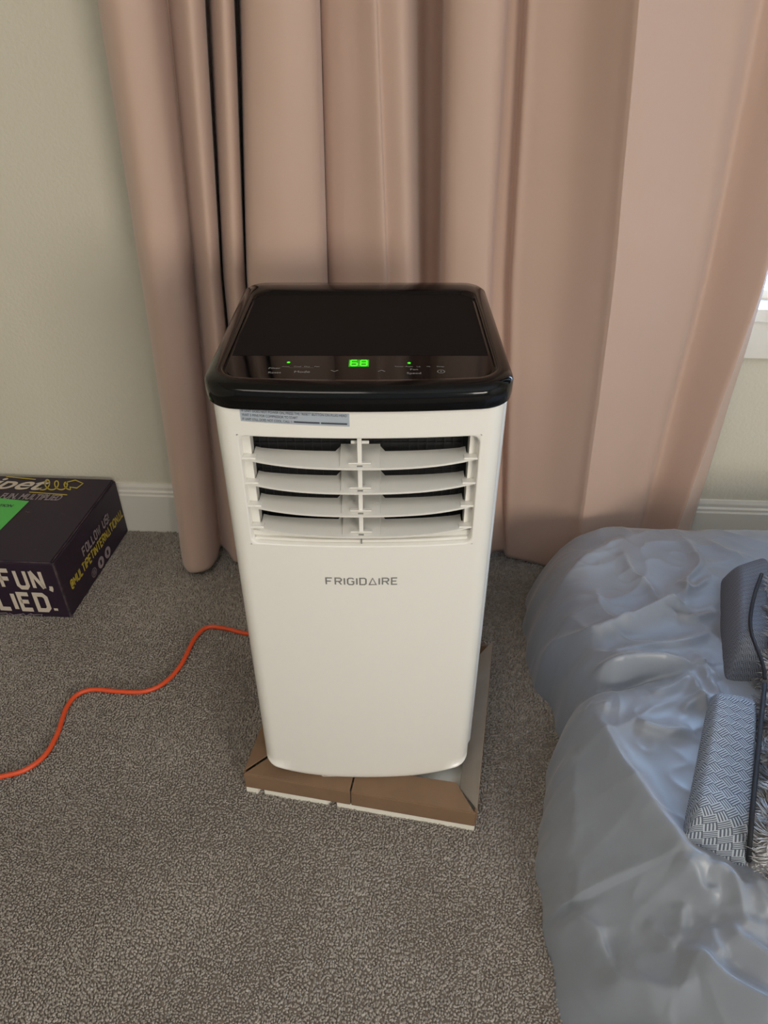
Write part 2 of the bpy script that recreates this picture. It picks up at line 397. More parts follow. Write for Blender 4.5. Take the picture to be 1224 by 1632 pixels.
curtain('curtain', [
 (500, 514, 534, 1.385, 1.385), (512, 524, 541, 1.345, 1.345), (535, 546, 560, 1.325, 1.325), (565, 580, 592, 1.312, 1.31), (596, 614, 624, 1.296, 1.30), (603, 620, 630, 1.306, 1.308), (640, 650, 657, 1.298, 1.30),
 (657, 663, 668, 1.325, 1.33), (666, 670, 676, 1.40, 1.38), (688, 686, 690, 1.415, 1.395), (706, 700, 704, 1.385, 1.37), (711, 704, 707, 1.31, 1.32), (735, 722, 724, 1.285, 1.30), (780, 765, 762, 1.278, 1.285),
 (803, 779, 776, 1.288, 1.29), (812, 785, 782, 1.33, 1.325), (835, 809, 801, 1.338, 1.335), (842, 816, 806, 1.312, 1.32), (865, 836, 822, 1.306, 1.315), (930, 895, 862, 1.285, 1.305), (990, 950, 900, 1.245, 1.285), (1016, 972, 914, 1.226, 1.27),
 (1026, 980, 922, 1.228, 1.27), (1080, 1032, 950, 1.250, 1.29), (1150, 1088, 980, 1.285, 1.315), (1190, 1112, 1000, 1.305, 1.33), (1208, 1124, 1012, 1.355, 1.35), (1235, 1142, 1026, 1.352, 1.345),
 (1290, 1185, 1050, 1.318, 1.31), (1335, 1212, 1060, 1.302, 1.295), (1342, 1216, 1064, 1.306, 1.30), (1346, 1221, 1092, 1.33, 1.345)],
 'blush pink curtain panel on the right, wider folds beside the window edge', seed=4.7)

# ------------------------------------------------------------------ portable air conditioner
XC = -.028; HW = .1695; HP = .1635; RC = .0195; YC = .71; YB = 1.06
ac = empty('air_conditioner', (XC, .88, .018), 'white portable air conditioner with glossy black top and four louvers', 'air conditioner')
def bulge(dx): return .011*(dx/HW)**2
def outline(ins=0, r=.030, seg=8, nf=24, yf=YC, yb=YB, hw=HW, bl=True, rb=.03):
    """closed outline seen from above, counter-clockwise from front-left; dx relative to XC"""
    a = hw-ins; r = max(.004, r-ins); rb_ = max(.004, rb-ins); f0 = yf+ins; b0 = yb-ins; pts = []
    def arc(cx, cy, rr, s0, s1):
        return [(cx+rr*math.cos(s0+(s1-s0)*k/seg), cy+rr*math.sin(s0+(s1-s0)*k/seg)) for k in range(seg+1)]
    pts += arc(-a+r, f0+r, r, PI, 1.5*PI)
    pts += [(-a+r+(2*a-2*r)*k/nf, f0) for k in range(1, nf)]
    pts += arc(a-r, f0+r, r, 1.5*PI, 2*PI)
    pts += [(a, f0+r+(b0-rb_-f0-r)*k/4) for k in range(1, 4)]
    pts += arc(a-rb_, b0-rb_, rb_, 0, .5*PI)
    pts += [(a-rb_-(2*a-2*rb_)*k/8, b0) for k in range(1, 8)]
    pts += arc(-a+rb_, b0-rb_, rb_, .5*PI, PI)
    pts += [(-a, b0-rb_-(b0-rb_-f0-r)*k/4) for k in range(1, 4)]
    if bl: pts = [(x, y + (bulge(x) if y < f0+r+.001 else bulge(a)*max(0, 1-(y-f0-r)/.05))) for x, y in pts]
    return pts
def ring(o, z): return [(XC+x, y, z) for x, y in o]
# housing behind the front panel
b = MB(); rs = []
for ins, z in ((.030, .018), (.030, .060), (.012, .064), (.004, .070), (.0022, .078), (.0022, .728)): rs.append(ring(outline(ins-.0065, yf=YC+.0560, bl=False, r=.012), z))
b.loft(rs, cap0=True, cap1=True); shade_auto(b.build('housing', M_side, ac))
# front panel: wraps the front and both front corners, with the outlet opening left out
OX, OZ0, OZ1 = .1385, .537, .694
fo = outline(0, r=RC, hw=HP)
n1 = 8+1+23+9                                   # arc + front + arc
pan = [(-HP, YC+.068), (-HP, YC+.048)] + fo[:n1] + [(HP, YC+.048), (HP, YC+.068)]
def fy(dx):                                      # front surface depth
    return YC + bulge(dx) if abs(dx) < HP-RC else YC+bulge(dx)+RC-math.sqrt(max(0, RC**2-(abs(dx)-HP+RC)**2))
xs = sorted(set([round(p[0], 6) for p in pan if abs(abs(p[0])-OX) > .004 and abs(p[0]) < HP-RC] + [-OX, OX]))
left = [p for p in pan[:2+9]]; right = [p for p in pan[-(2+9):]]
mid = [(x, YC+bulge(x)) for x in xs if abs(x) < HP-RC-.0001]
pan = left + mid + right
zsr = [.062, .075, .10, .20, .35, .45, .52, OZ0, .56, .58, .60, .62, .64, .66, .68, OZ1, .71, .729]
vs = []; NP = len(pan)
def zbot(x): return .0575 + .024*(abs(x)/HW)**3.2
rows = []
rows.append([(XC+x*.955, y+.010, zbot(x)-.002) for x, y in pan]); rows.append([(XC+x*.985, y+.0035, zbot(x)) for x, y in pan])
rows.append([(XC+x*.996, y+.0008, zbot(x)+.004) for x, y in pan])
for z in zsr:
    rows.append([(XC+x, y, max(z, zbot(x)+.009) if z < .09 else z) for x, y in pan])
vs = [v for r_ in rows for v in r_]; fs = []
for r in range(len(rows)-1):
    for i in range(NP-1):
        cx = (pan[i][0]+pan[i+1][0])/2; zz = (rows[r][i][2]+rows[r+1][i][2])/2
        if abs(cx) < OX and OZ0 < zz < OZ1 and r >= 3: continue
        fs.append((r*NP+i, r*NP+i+1, (r+1)*NP+i+1, (r+1)*NP+i))
fp = mesh('front_panel', vs, fs, M_white, ac, True)
b = MB()                                       # small lower lip at the bottom middle
lip = [(-.074, .0575), (-.066, .0545), (.066, .0545), (.074, .0575)]
b.add([(XC+x, YC+bulge(x)+.0036, z) for x, z in lip] + [(XC+x, YC+.03, z) for x, z in lip], [(0,1,2,3), (0,4,5,1), (1,5,6,2), (2,6,7,3)])
pass
b.build('lower_lip', M_white, ac)
# bezel ring and recess
def rrect(hx, z0, z1, r, seg=6):
    out = []
    for cx, cz, s0 in ((hx-r, z0+r, -PI/2), (hx-r, z1-r, 0), (-hx+r, z1-r, PI/2), (-hx+r, z0+r, PI)):
        out += [(cx+r*math.cos(s0+PI/2*k/seg), cz+r*math.sin(s0+PI/2*k/seg)) for k in range(seg+1)]
    # straight runs get extra points so they follow the bulge
    res = []
    for i, p in enumerate(out):
        q = out[(i+1) % len(out)]; res.append(p)
        L = math.hypot(q[0]-p[0], q[1]-p[1])
        if L > .05:
            nn = 10; res += [(p[0]+(q[0]-p[0])*k/nn, p[1]+(q[1]-p[1])*k/nn) for k in range(1, nn)]
    return res
def sq(p, hx, z0, z1):                           # push a rounded-rectangle point out to the square outline
    x, z = p; cz = (z0+z1)/2; hz = (z1-z0)/2; k = max(abs(x)/hx, abs(z-cz)/hz); return (x/k, cz+(z-cz)/k)
rr0 = rrect(OX-.0008, OZ0+.0008, OZ1-.0008, .010)
L0 = [sq(p, OX, OZ0, OZ1) for p in rr0]
def inset(pr, d): 
    cz = (OZ0+OZ1)/2; return [(x*(1-d/OX), cz+(z-cz)*(1-d/((OZ1-OZ0)/2))) for x, z in pr]
def R3(pr, dy): return [(XC+x, fy(x)+dy, z) for x, z in pr]
b = MB(); b.loft([R3(L0, 0), R3(rr0, 0), R3(inset(rr0, .0012), .0012), R3(inset(rr0, .0022), .014)])
shade_auto(b.build('outlet_bezel', M_white, ac), 50)
# inner frame: side posts, top and bottom bars, centre post, and a black box behind
def plate(b, x0, x1, z0, z1, dy0, dy1, nx=10):
    for lo_, hi__ in ((0, 1),):
        g = [x0+(x1-x0)*k/nx for k in range(nx+1)]
        ra = [[(XC+x, fy(x)+dy0, z0), (XC+x, fy(x)+dy0, z1), (XC+x, fy(x)+dy1, z1), (XC+x, fy(x)+dy1, z0)] for x in g]
        b.loft(ra, cap0=True, cap1=True)
b = MB()
plate(b, -OX+.001, -OX+.0125, OZ0, OZ1, .013, .030, 2); plate(b, OX-.0115, OX-.001, OZ0, OZ1, .013, .030, 2)
plate(b, -OX+.001, OX-.001, OZ1-.0045, OZ1, .012, .030); plate(b, -OX+.001, OX-.001, OZ0, OZ0+.0145, .011, .030)
plate(b, -OX+.006, OX-.006, OZ0+.0035, OZ0+.0075, .0065, .012)
b.build('outlet_frame', M_white, ac)
b = MB(); x0, x1, y0, y1, z0, z1 = XC-OX+.001, XC+OX-.001, YC+.022, YC+.0475, OZ0, OZ1
b.add([(x0,y0+.01,z0),(x1,y0+.01,z0),(x1,y0+.01,z1),(x0,y0+.01,z1),(x0,y1,z0),(x1,y1,z0),(x1,y1,z1),(x0,y1,z1)],
      [(4,5,6,7),(0,4,7,3),(1,2,6,5),(3,7,6,2),(0,1,5,4)])
b.build('outlet_cavity', M_dark, ac)
b = MB()
for k in range(12):
    z = OZ0+.012+k*.0125; b.box((XC-OX+.014, YC+.0440, z), (XC+OX-.014, YC+.0450, z+.0010))
for k in range(24):
    x = XC-OX+.018+k*.0105; b.box((x, YC+.0425, OZ0+.004), (x+.0008, YC+.0438, OZ1-.004))
b.build('inner_grille', mat('dark_grille', (15, 16, 21), .6), ac)
# louvers
LZ = [.6535, .6195, .5865, .5545]
for i, z in enumerate(LZ):
    b = MB(); g = []; hx = OX-.0015
    for dx in sorted([-hx+2*hx*k/28 for k in range(29)] + [q_*sg_ for q_ in (.0233, .0237, .9095*hx, .9105*hx) for sg_ in (-1, 1)]):
        e = abs(dx)/hx
        yfr = fy(dx)-.0015 + .006*max(0, e-.0)**4; 
        back = .031 if e < .91 else .016
        if abs(dx) < .024: back = .043
        zf = z-.001+.0070*e**2.5; zb = z+.0040 if e < .9 else z+.0050
        if abs(dx) < .0235: zb += .003
        th = .0022
        g.append([(XC+dx, yfr, zf-.0008), (XC+dx, yfr-.0006, zf+.0022), (XC+dx, yfr+.003, zf+.0026), (XC+dx, yfr+back, zb+th*.5), (XC+dx, yfr+back, zb-th*.5), (XC+dx, yfr+.004, zf-.001)])
    b.loft(g, cap0=True, cap1=True); lv = shade_auto(b.build('louver', M_white, ac), 40)
    b = MB()                                     # pivot tabs at both ends, ridge block and pin at the middle
    for s_ in (-1, 1):
        b = MB(); xa, xb = sorted((XC+s_*(OX-.018), XC+s_*(OX-.0012))); ya = fy(OX-.01)+.003
        b.box((xa, ya, z+.0055), (xb, ya+.010, z+.0082)); b.build('pivot_tab', M_white, lv, bevel=.0007)
    b = MB(); b.box((XC-.013, YC+.004, z+.0032), (XC+.013, YC+.0085, z+.0046)); b.build('link_clip', M_white, lv)
    b = MB(); b.box((XC-.0032, YC+.0002, z+.0010), (XC+.0032, YC+.0026, z+.0022)); b.build('clip_slot', M_grey, lv)
b = MB(); b.box((XC-.0026, YC+.005, OZ0+.012), (XC+.0026, YC+.011, OZ1-.004)); b.build('louver_link', M_white, ac, bevel=.0007)
b = MB(); b.box((XC-.010, YC+.0115, .679), (XC+.011, YC+.0135, .683)); b.build('link_pin', M_white, ac, bevel=.0007)
b = MB(); b.box((XC-.0008, YC+.0050, OZ0+.001), (XC+.0008, YC+.0064, OZ0+.012)); b.build('frame_seam', M_grey, ac)
# lid
def blend(A, B, t): return [(a[0]*(1-t)+b_[0]*t, a[1]*(1-t)+b_[1]*t) for a, b_ in zip(A, B)]
OA = outline(-.0030, r=.034); OI = outline(0, r=.026, yf=.729, yb=1.012, hw=.153, rb=.026)
ring_s = [(OA, .7275), (OA, .7300), (outline(-.0042, r=.035), .7320), (outline(-.0042, r=.035), .7470), (outline(-.0022, r=.034), .7510), (outline(.003, r=.034), .7542), (blend(outline(.006, r=.034), OI, .35), .7568),
          (blend(outline(.006, r=.034), OI, .75), .7568), (blend(outline(.006, r=.034), OI, .95), .7553), (OI, .7520)]
b = MB(); b.loft([ring(o_, z) for o_, z in ring_s], cap0=True, cap1=True)
lid = shade_auto(b.build('lid', M_black, ac), 60)
def clip_poly(poly, ycut, below):
    out = []
    for i, p in enumerate(poly):
        q = poly[(i+1) % len(poly)]; ip = (p[1] < ycut) == below; iq = (q[1] < ycut) == below
        if ip: out.append(p)
        if ip != iq: t = (ycut-p[1])/(q[1]-p[1]); out.append((p[0]+(q[0]-p[0])*t, ycut))
    return out
OJ = outline(.0, r=.024, yf=.732, yb=1.009, hw=.150, rb=.024)
b = MB(); pl = clip_poly(OJ, .7995, False); b.loft([ring(pl, .7515), ring(pl, .7532)], cap0=True, cap1=True); b.build('lid_plate', M_matte, ac)
b = MB(); pl = clip_poly(OJ, .7985, True); b.loft([ring(pl, .7515), ring(pl, .7530)], cap0=True, cap1=True); ctl = b.build('control_panel', M_ctl, ac)
ZT = .7532; U, V = (1, 0, 0), (0, 1, 0)
def tp(px, py): return at_z(px, py, ZT)
def ct(txt, px, py, size, fit=None): font_text(txt, tp(px, py), U, V, size, M_ctlp, ctl, align='CENTER', fitw=fit)
ct('Filter', 437, 588, .0065); ct('Reset', 437, 595, .0065)
ct('Mode', 481, 594, .0078); ct('Fan', 660, 590, .0068); ct('Speed', 660, 596, .0068)
for t_, px in (('Auto', 455), ('Cool', 474), ('Dry', 489), ('Fan', 505)): ct(t_, px, 585, .0042)
for t_, px in (('Timer', 636), ('Auto', 652), ('Lo', 667), ('Hi', 683), ('Sleep', 702)): ct(t_, px, 585, .0042)
def flat(mb, pts, w, px, py, k):
    o_ = tp(px, py); ribbon(mb, pts, w, lambda a, c: o_ + Vector((a*k, c*k, 0)))
b = MB(); flat(b, [(-4, 1.6), (0, -1.6), (4, 1.6)], .9, 533, 591, .001); b.build('down_arrow', M_ctlp, ctl)
b = MB(); flat(b, [(-4, -1.6), (0, 1.6), (4, -1.6)], .9, 608, 591, .001); b.build('up_arrow', M_ctlp, ctl)
b = MB(); flat(b, [(4*math.cos(k*PI/10), 4*math.sin(k*PI/10)) for k in range(21)], .8, 703, 592, .001); flat(b, [(0, -2), (0, 2)], .9, 703, 592, .001); b.build('power_symbol', M_ctlp, ctl)
b = MB(); flat(b, [(-14, 0), (14, 0)], .25, 480, 586, .001); b.build('divider_line', M_ctlp, ctl)
b = MB(); o_ = tp(572, 579)
ds = b; ds.box((o_.x-.0115, o_.y-.0095, ZT), (o_.x+.0115, o_.y+.0095, ZT+.0002)); disp = b.build('display_window', M_ledbg, ctl)
b = MB()
SEG = {'6': 'afgedc', '8': 'abcdefg'}; sg = dict(a=[(-3,6),(3,6)], b=[(3.4,5.6),(3.4,.4)], c=[(3.4,-.4),(3.4,-5.6)], d=[(-3,-6),(3,-6)], e=[(-3.4,-.4),(-3.4,-5.6)], f=[(-3.4,5.6),(-3.4,.4)], g=[(-3,0),(3,0)])
for ch, dx in (('6', -.0056), ('8', .0056)):
    for s_ in SEG[ch]:
        ribbon(b, sg[s_], 1.5, lambda a, c: Vector((o_.x+dx+a*.00105, o_.y+c*.00125, ZT+.0005)))
b.build('digits', M_led, ctl)
for px, py in ((460, 578), (652, 579)):
    o2 = tp(px, py); b = MB(); b.add([(o2.x+.0019*math.cos(k*PI/6), o2.y+.0019*math.sin(k*PI/6), ZT+.0004) for k in range(12)], [tuple(range(12))]); b.build('indicator_light', M_led, ctl)
# logo and sticker on the front
def FP(dx, z, lift=.0004): return Vector((XC+dx, fy(dx)-lift, z))
b = MB(); txt = 'FRIGIDAIRE'; k = .0108/6; xw = 0; its = []
for ch in txt:
    g = GL[ch]; ww = max(p[0] for s_ in g for p in s_); its.append((xw, g)); xw += ww+2.15
tot = xw-2.15; kx = .0915/tot
for x0, g in its:
    for s_ in g: ribbon(b, [(x0+p[0], p[1]) for p in s_], 1.0, lambda a, c: FP(-.0465+a*kx, .4765+c*k))
lg = b.build('logo_lettering', M_grey, ac); lg['label'] = 'grey brand lettering on the front panel'
b = MB(); g = []
for k_ in range(13):
    dx = -.131+.121*k_/12; sl = .004*k_/12*0
    g.append([FP(dx, .7275-.0035*k_/12, .0003), FP(dx, .7115-.0035*k_/12, .0003)])
b.loft(g, closed=False); st = b.build('warning_sticker', M_label, ac)
def sticker_line(t_, x, z, w, sz):
    c = font_text(t_, (0, 0, 0), (1, 0, 0), (0, 0, 1), sz, M_ink, st, fitw=w, bold=.0)
    off = root_off(st)
    for v_ in c.data.vertices:
        q = v_.co + off; p_ = FP(x+q.x, z+q.z-.0035*(x+q.x+.131)/.121, .0006); v_.co = p_ - off
sticker_line('IF UNIT DOES NOT POWER ON, PRESS THE "RESET" BUTTON ON PLUG HEAD', -.129, .7235, .116, .0044)
sticker_line('WAIT 3 MINS FOR COMPRESSOR TO START', -.129, .7185, .062, .0044)
sticker_line('IF UNIT STILL DOES NOT COOL, CALL 1-', -.129, .7132, .056, .0044)
b = MB()
for xa, xb in ((-.0715, -.043), (-.0415, -.0125)):
    g = [[FP(xa+(xb-xa)*q/6, z_-.0035*(xa+(xb-xa)*q/6+.131)/.121, .0006) for z_ in (.7157, .7138)] for q in range(7)]
    b.loft(g, closed=False)
b.build('blurred_print', M_ink, st)

# ------------------------------------------------------------------ cardboard tray under the unit
TA = at_z(392, 1240, .040); TB = at_z(757, 1300, .040)
TA = at_z(394, 1263, 0); TB = at_z(755, 1326, 0)
eu = (TB-TA); TW = eu.length; eu.normalize(); ev = Vector((-eu.y, eu.x, 0)); TD = .365
tray = empty('cardboard_tray', tuple(TA+eu*TW/2+ev*TD/2), 'brown cardboard packing tray with white foam bottom under the air conditioner', 'tray')
def T(p): return TA + eu*p[0] + ev*p[1] + Vector((0, 0, p[2]))
b = MB()
ncol = 30; zf0, zf1 = .0, .0180
cut = [0, .020, .022, .028, .031, .08, .12, .140, .146, .152, .156, .25, .32, TW]; dep = [.0, .0, .008, .010, .001, .0, .001, .001, .012, .011, .001, .0, .001, .0]
b.loft([[T((x, d, 0)), T((x, d+.0005, zf1)), T((x, TD, zf1)), T((x, TD, 0))] for x, d in zip(cut, dep)], cap0=True, cap1=True)
b.build('foam_base', M_foam, tray)
CZ = .0535
def wall(x0, y0, x1, y1, z0=.0185, z1=CZ, nm='side_wall'):
    b = MB(); b.box((x0, y0, z0), (x1, y1, z1), T); return b.build(nm, M_card, tray, bevel=.0015)
wall(.0, -.002, TW*.47, .003); wall(TW*.473, -.002, TW, .003); wall(-.002, .003, .003, TD); wall(TW-.003, .003, TW+.002, TD); wall(.003, TD-.004, TW-.003, TD)
def flap(pts, nm='top_flap', m=M_card, th=.0028):
    b = MB(); b.loft([[T(p) for p in pts], [T((p[0], p[1], p[2]+th)) for p in pts]], cap0=True, cap1=True); return b.build(nm, m, tray, bevel=.0008)
z = CZ
flap([(.002, -.001, z), (TW*.468, -.001, z-.001), (TW*.468, .055, z+.001), (.050, .055, z+.003)])
flap([(TW*.475, -.001, z-.001), (TW-.003, -.001, z), (TW-.036, .045, z+.002), (TW*.475, .045, z)])
flap([(.0, .003, z+.001), (.040, .050, z+.004), (.040, TD-.05, z+.006), (.0, TD, z+.003)])
rf = flap([(TW+.001, .004, z+.001), (TW+.001, TD, z+.012), (TW-.030, TD-.04, z-.006), (TW-.030, .045, z-.012)], m=M_card_in); rf['label'] = 'paler cardboard flap along the right side'

# ------------------------------------------------------------------ black shipping box by the wall
BC = Vector((-.672, 1.14, 0)); es = Vector((.108, .994, 0)).normalized(); ef = Vector((-.998, .058, 0)).normalized(); BL, BW, BH = .312, .46, .157
bx = empty('shipping_box', tuple(BC+es*BL/2+ef*BW/2), 'flat black and purple shipping box with cream lettering on the carpet at the left wall', 'box')
def B3(p): return BC + es*p[0] + ef*p[1] + Vector((0, 0, p[2]))    # p = (back along side, left, up)
b = MB(); b.box((0, 0, .004), (BL, BW, BH-.004), B3); b.build('box_body', M_box, bx, bevel=.0025)
b = MB(); b.box((.002, .006, BH-.0038), (BL-.001, BW, BH), B3); b.build('box_lid', M_box, bx, bevel=.0015)
b = MB(); b.box((.0, -.0006, .004), (.004, .003, BH-.003), B3); b.tube([B3((.001, .0045, BH-.002)), B3((.001, .22, BH-.002))], .0012, 6); b.build('worn_edge', M_edge, bx)
b = MB(); b.tube([B3((.004, .0035, BH-.001)), B3((BL-.004, .0035, BH-.001))], .0011, 6); b.build('tuck_edge', M_edge, bx)
n_s = Vector((es.y, -es.x, 0)); n_f = Vector((ef.y, -ef.x, 0)); KS = .872
def onS(zx, zy): return hit(zx/4.08, 720+zy/4.08, B3((0, -.0012, 0)), n_s)
def onF(zx, zy): return hit(zx/4.08, 720+zy/4.08, B3((-.0012, 0, 0)), n_f)
def onT(zx, zy): return hit(zx/4.08, 720+zy/4.08, (0, 0, BH+.0008), (0, 0, 1))
Z3 = Vector((0, 0, 1))
# front face
b = MB()
pA, pB = onF(20, 888), onF(350, 905); hA = (onF(10, 765)-pA).length
def fit_stroke(mb, txt, pr, right_px_len, h, u, v, w, gap):
    tot = 0
    for ch in txt: tot += max([p[0] for s_ in GL[ch] for p in s_] or [2.2]) + gap
    tot -= gap; sx = right_px_len/(tot*h/6)
    stroke_text(mb, txt, pr, u, v, h, w=w, sx=sx, gap=gap, right=True)
pF = B3((-.0012, 0, 0))
def face(q, z): v_ = q.copy(); v_.z = z; return v_
zb1 = onF(180, 893).z; zt1 = onF(150, 768).z; zb2 = onF(200, 1035).z; zt2 = onF(180, 918).z
uF = -ef
wF = (onF(345, 890)-onF(25, 890)).length
fit_stroke(b, 'FUN,', face(onF(335, 890), zb1+.004), wF*.95, (zt1-zb1-.008), uF, Z3, 1.5, 2.6)
wF = (onF(372, 1035)-onF(10, 1035)).length
fit_stroke(b, 'LIED.', face(onF(368, 1035), zb2+.004), wF*.96, (zt2-zb2-.008), uF, Z3, 1.55, 2.4)
ww_ = wF/4.4
fit_stroke(b, 'MULTIP', face(onF(-32, 1035), zb2+.004), wF*1.45, (zt2-zb2-.008), uF, Z3, 1.55, 2.4)
b.build('slogan_lettering', M_cream, bx)
b = MB()
M2 = lambda a, c: onF(a, c)
for pl_ in ([(-40,1052),(40,1048),(70,1068),(110,1070),(150,1052),(170,1068),(200,1052),(215,1060),(275,1058),(262,1078),(230,1076),(215,1066)], [(60,1050),(90,1062),(140,1055)], [(200,1050),(205,1075),(190,1072)]):
    ribbon(b, pl_, 4, M2)
b.build('outline_drawing', M_greyp, bx)
# side face
b = MB()
s0, s1 = .121*KS, .256*KS
stroke_text(b, 'FOLLOW US!', B3((s0, -.0012, .089)), es, Z3, .021, w=1.35, sx=(s1-s0)/(46.5*.021/6), gap=2.0)
b.build('follow_lettering', M_greyp, bx)
b = MB(); s0, s1 = .037*KS, .333*KS; t_ = '@MULTIPETINTERNATIONAL'
tot = sum(max([p[0] for s_ in GL[ch] for p in s_]) + 1.9 for ch in t_) - 1.9
stroke_text(b, t_, B3((s0, -.0012, .058)), es, Z3, .0205, w=1.35, sx=(s1-s0)/(tot*.0195/6), gap=1.9)
b.build('handle_lettering', M_yel, bx)
b = MB()
for i, (zx, zy) in enumerate(((.142, .027), (.184, .027), (.226, .027))):
    c = B3((zx*KS, -.0012, zy)); M3 = lambda a, d: c + es*(a*.001) + Z3*(d*.001)
    Rr_ = 10.5
    ribbon(b, [(Rr_*math.cos(q*PI/12), Rr_*math.sin(q*PI/12)) for q in range(25)], 1.5 if i == 0 else 7.5, M3)
    if i == 0:
        ribbon(b, [(-5,-5),(5,-5),(5,5),(-5,5),(-5,-5)], 1.3, M3); ribbon(b, [(2.4*math.cos(q*PI/6), 2.4*math.sin(q*PI/6)) for q in range(13)], 1.1, M3)
    elif i == 1: ribbon(b, [(-5, -6), (-5, 6)], 2.5, M3); ribbon(b, [(5, -6), (5, 6)], 2.5, M3)
    else: ribbon(b, [(-5, -6), (-5, 6)], 2.5, M3); ribbon(b, [(5, -6), (5, 6)], 2.5, M3)
b.build('social_icons', M_greyp, bx)
# top face
uT, vT = -ef, es
q1, q2 = onT(-20, 246), onT(222, 256)
font_text('Multipet', onT(248, 247), uT, vT, .068, M_cream, bx, align='RIGHT', shear=.35, bold=.0012, name='wordmark', fitw=.285)
for l_ in ([(40, 161), (232, 180)], [(190, 262), (437, 280)]):
    b = MB(); ribbon(b, l_, 6, onT); b.build('yellow_rule', M_yel, bx)
b = MB()
coil = []
for t_ in np.linspace(0, 1, 70):
    a = t_*PI*2*3.15 - .9; cx_ = 268+t_*190; cy_ = 212+t_*12; rx = 30-8*t_; ry = 36-14*t_
    coil.append((cx_+rx*math.sin(a), cy_-ry*math.cos(a)*-1))
ribbon(b, coil, 8, onT); ribbon(b, [(coil[-1][0], coil[-1][1]), (455, 230), (500, 236), (540, 206), (490, 184), (432, 198), (428, 212)], 7, onT)
b.build('coil_emblem', M_yel, bx)
font_text('FUN. MULTIPLIED', onT(385, 316), uT, vT, .031, M_greyp, bx, align='RIGHT', shear=.15, bold=.0008, name='tagline', fitw=(onT(385, 316)-onT(8, 283)).length)
b = MB(); g4 = [onT(190, 321), onT(-10, 520), onT(-420, 500), onT(-260, 275)]
b.add([p + Z3*0 for p in g4] + [p - Z3*.0006 for p in g4], [(0,1,2,3)]); b.build('green_label', M_green, bx)
font_text('INFORMATION', onT(76, 360)+Z3*.0004, uT, vT, .013, M_ink, bx, align='RIGHT', shear=.2, name='label_lettering', bold=.0004)
for fx, fy_ in ((412, 402), (180, 390), (230, 635)):
    b = MB(); ribbon(b, [(fx-14, fy_-4), (fx, fy_+3), (fx+14, fy_+1)], 6, onT); b.build('scuff_mark', M_edge, bx)

# ------------------------------------------------------------------ orange extension cord
cp = [(-60,1250),(0,1238),(40,1227),(72,1203),(92,1168),(105,1130),(122,1108),(148,1099),(190,1102),(230,1102),(262,1088),(288,1060),(310,1018),(330,1000),(356,1001),(395,1010),(440,1012),(500,990)]
pts = [tuple(at_z(x, y, .0105)) for x, y in cp]
b = MB(); b.tube([tuple(p) for p in catmull(pts, 8)], .0044, 10); c_ = b.build('extension_cord', M_cord, None, smooth=True)
tag(c_, 'orange extension cord snaking over the carpet to the air conditioner', 'cord')

# ------------------------------------------------------------------ bed sheet
SY = 1.2575 - 1.235*np.linspace(0, 1, 460)**1.12; SY = SY[::-1].copy()
fpx = [(940,848),(905,870),(872,900),(851,930),(838,962),(834,1000),(838,1040),(842,1076),(853,1100),(872,1122),(884,1150),(893,1184),(882,1198),(872,1236),(864,1276),(867,1304),(855,1335),(853,1370),(861,1446),(874,1530),(896,1632)]
fc = sorted([(at_z(a, c_).y, at_z(a, c_).x) for a, c_ in fpx] + [(.0, .25), (.2, .242)])
fy_s, fx_s = zip(*fc)
xf1 = np.interp(SY, fy_s, fx_s) + .003*np.sin(SY*71+1)
NX = 380; DC = 1.06*np.linspace(0, 1, NX)**1.5
AX = xf1[:, None] + DC[None, :]; AY = np.repeat(SY[:, None], NX, 1); XF = np.repeat(xf1[:, None], NX, 1)
tc_ = [(.0, .60), (.2, .56), (.3, .53), (.43, .47), (.5, .40), (.6, .37), (.72, .36), (.8, .375), (.9, .385), (1.0, .385), (1.1, .40), (1.18, .44), (1.25, .50)]
XT = np.interp(AY, *zip(*tc_))
t = np.clip((AX-XF)/np.maximum(.03, XT-XF), 0, 1)
Hm = .205
pw = np.interp(AY, (0, .4, .6, .8, 1.3), (1.35, 1.35, 1.6, 2.2, 2.4))
Zs = Hm*(1-(1-t)**pw)**(1/np.where(AY < .5, 1.15, 1.5))
tb = np.clip((1.258-AY - .035*np.clip((.46-AX)/.2, 0, 1))/.10, 0, 1)
Zs = Zs*(1-(1-tb)**2.6)**(1/1.8)
def seg_d(ax, ay, p, q):
    dx, dy = q[0]-p[0], q[1]-p[1]; L = dx*dx+dy*dy+1e-12; k = np.clip(((ax-p[0])*dx+(ay-p[1])*dy)/L, 0, 1)
    ex, ey = ax-p[0]-k*dx, ay-p[1]-k*dy; return np.hypot(ex, ey), np.sign(dx*ey-dy*ex), k
def Z5(l): return [(820+a/2.814, 820+c/2.814) for a, c in l]
def Z6(l): return [(840+a/3.1875, 1200+c/3.1875) for a, c in l]
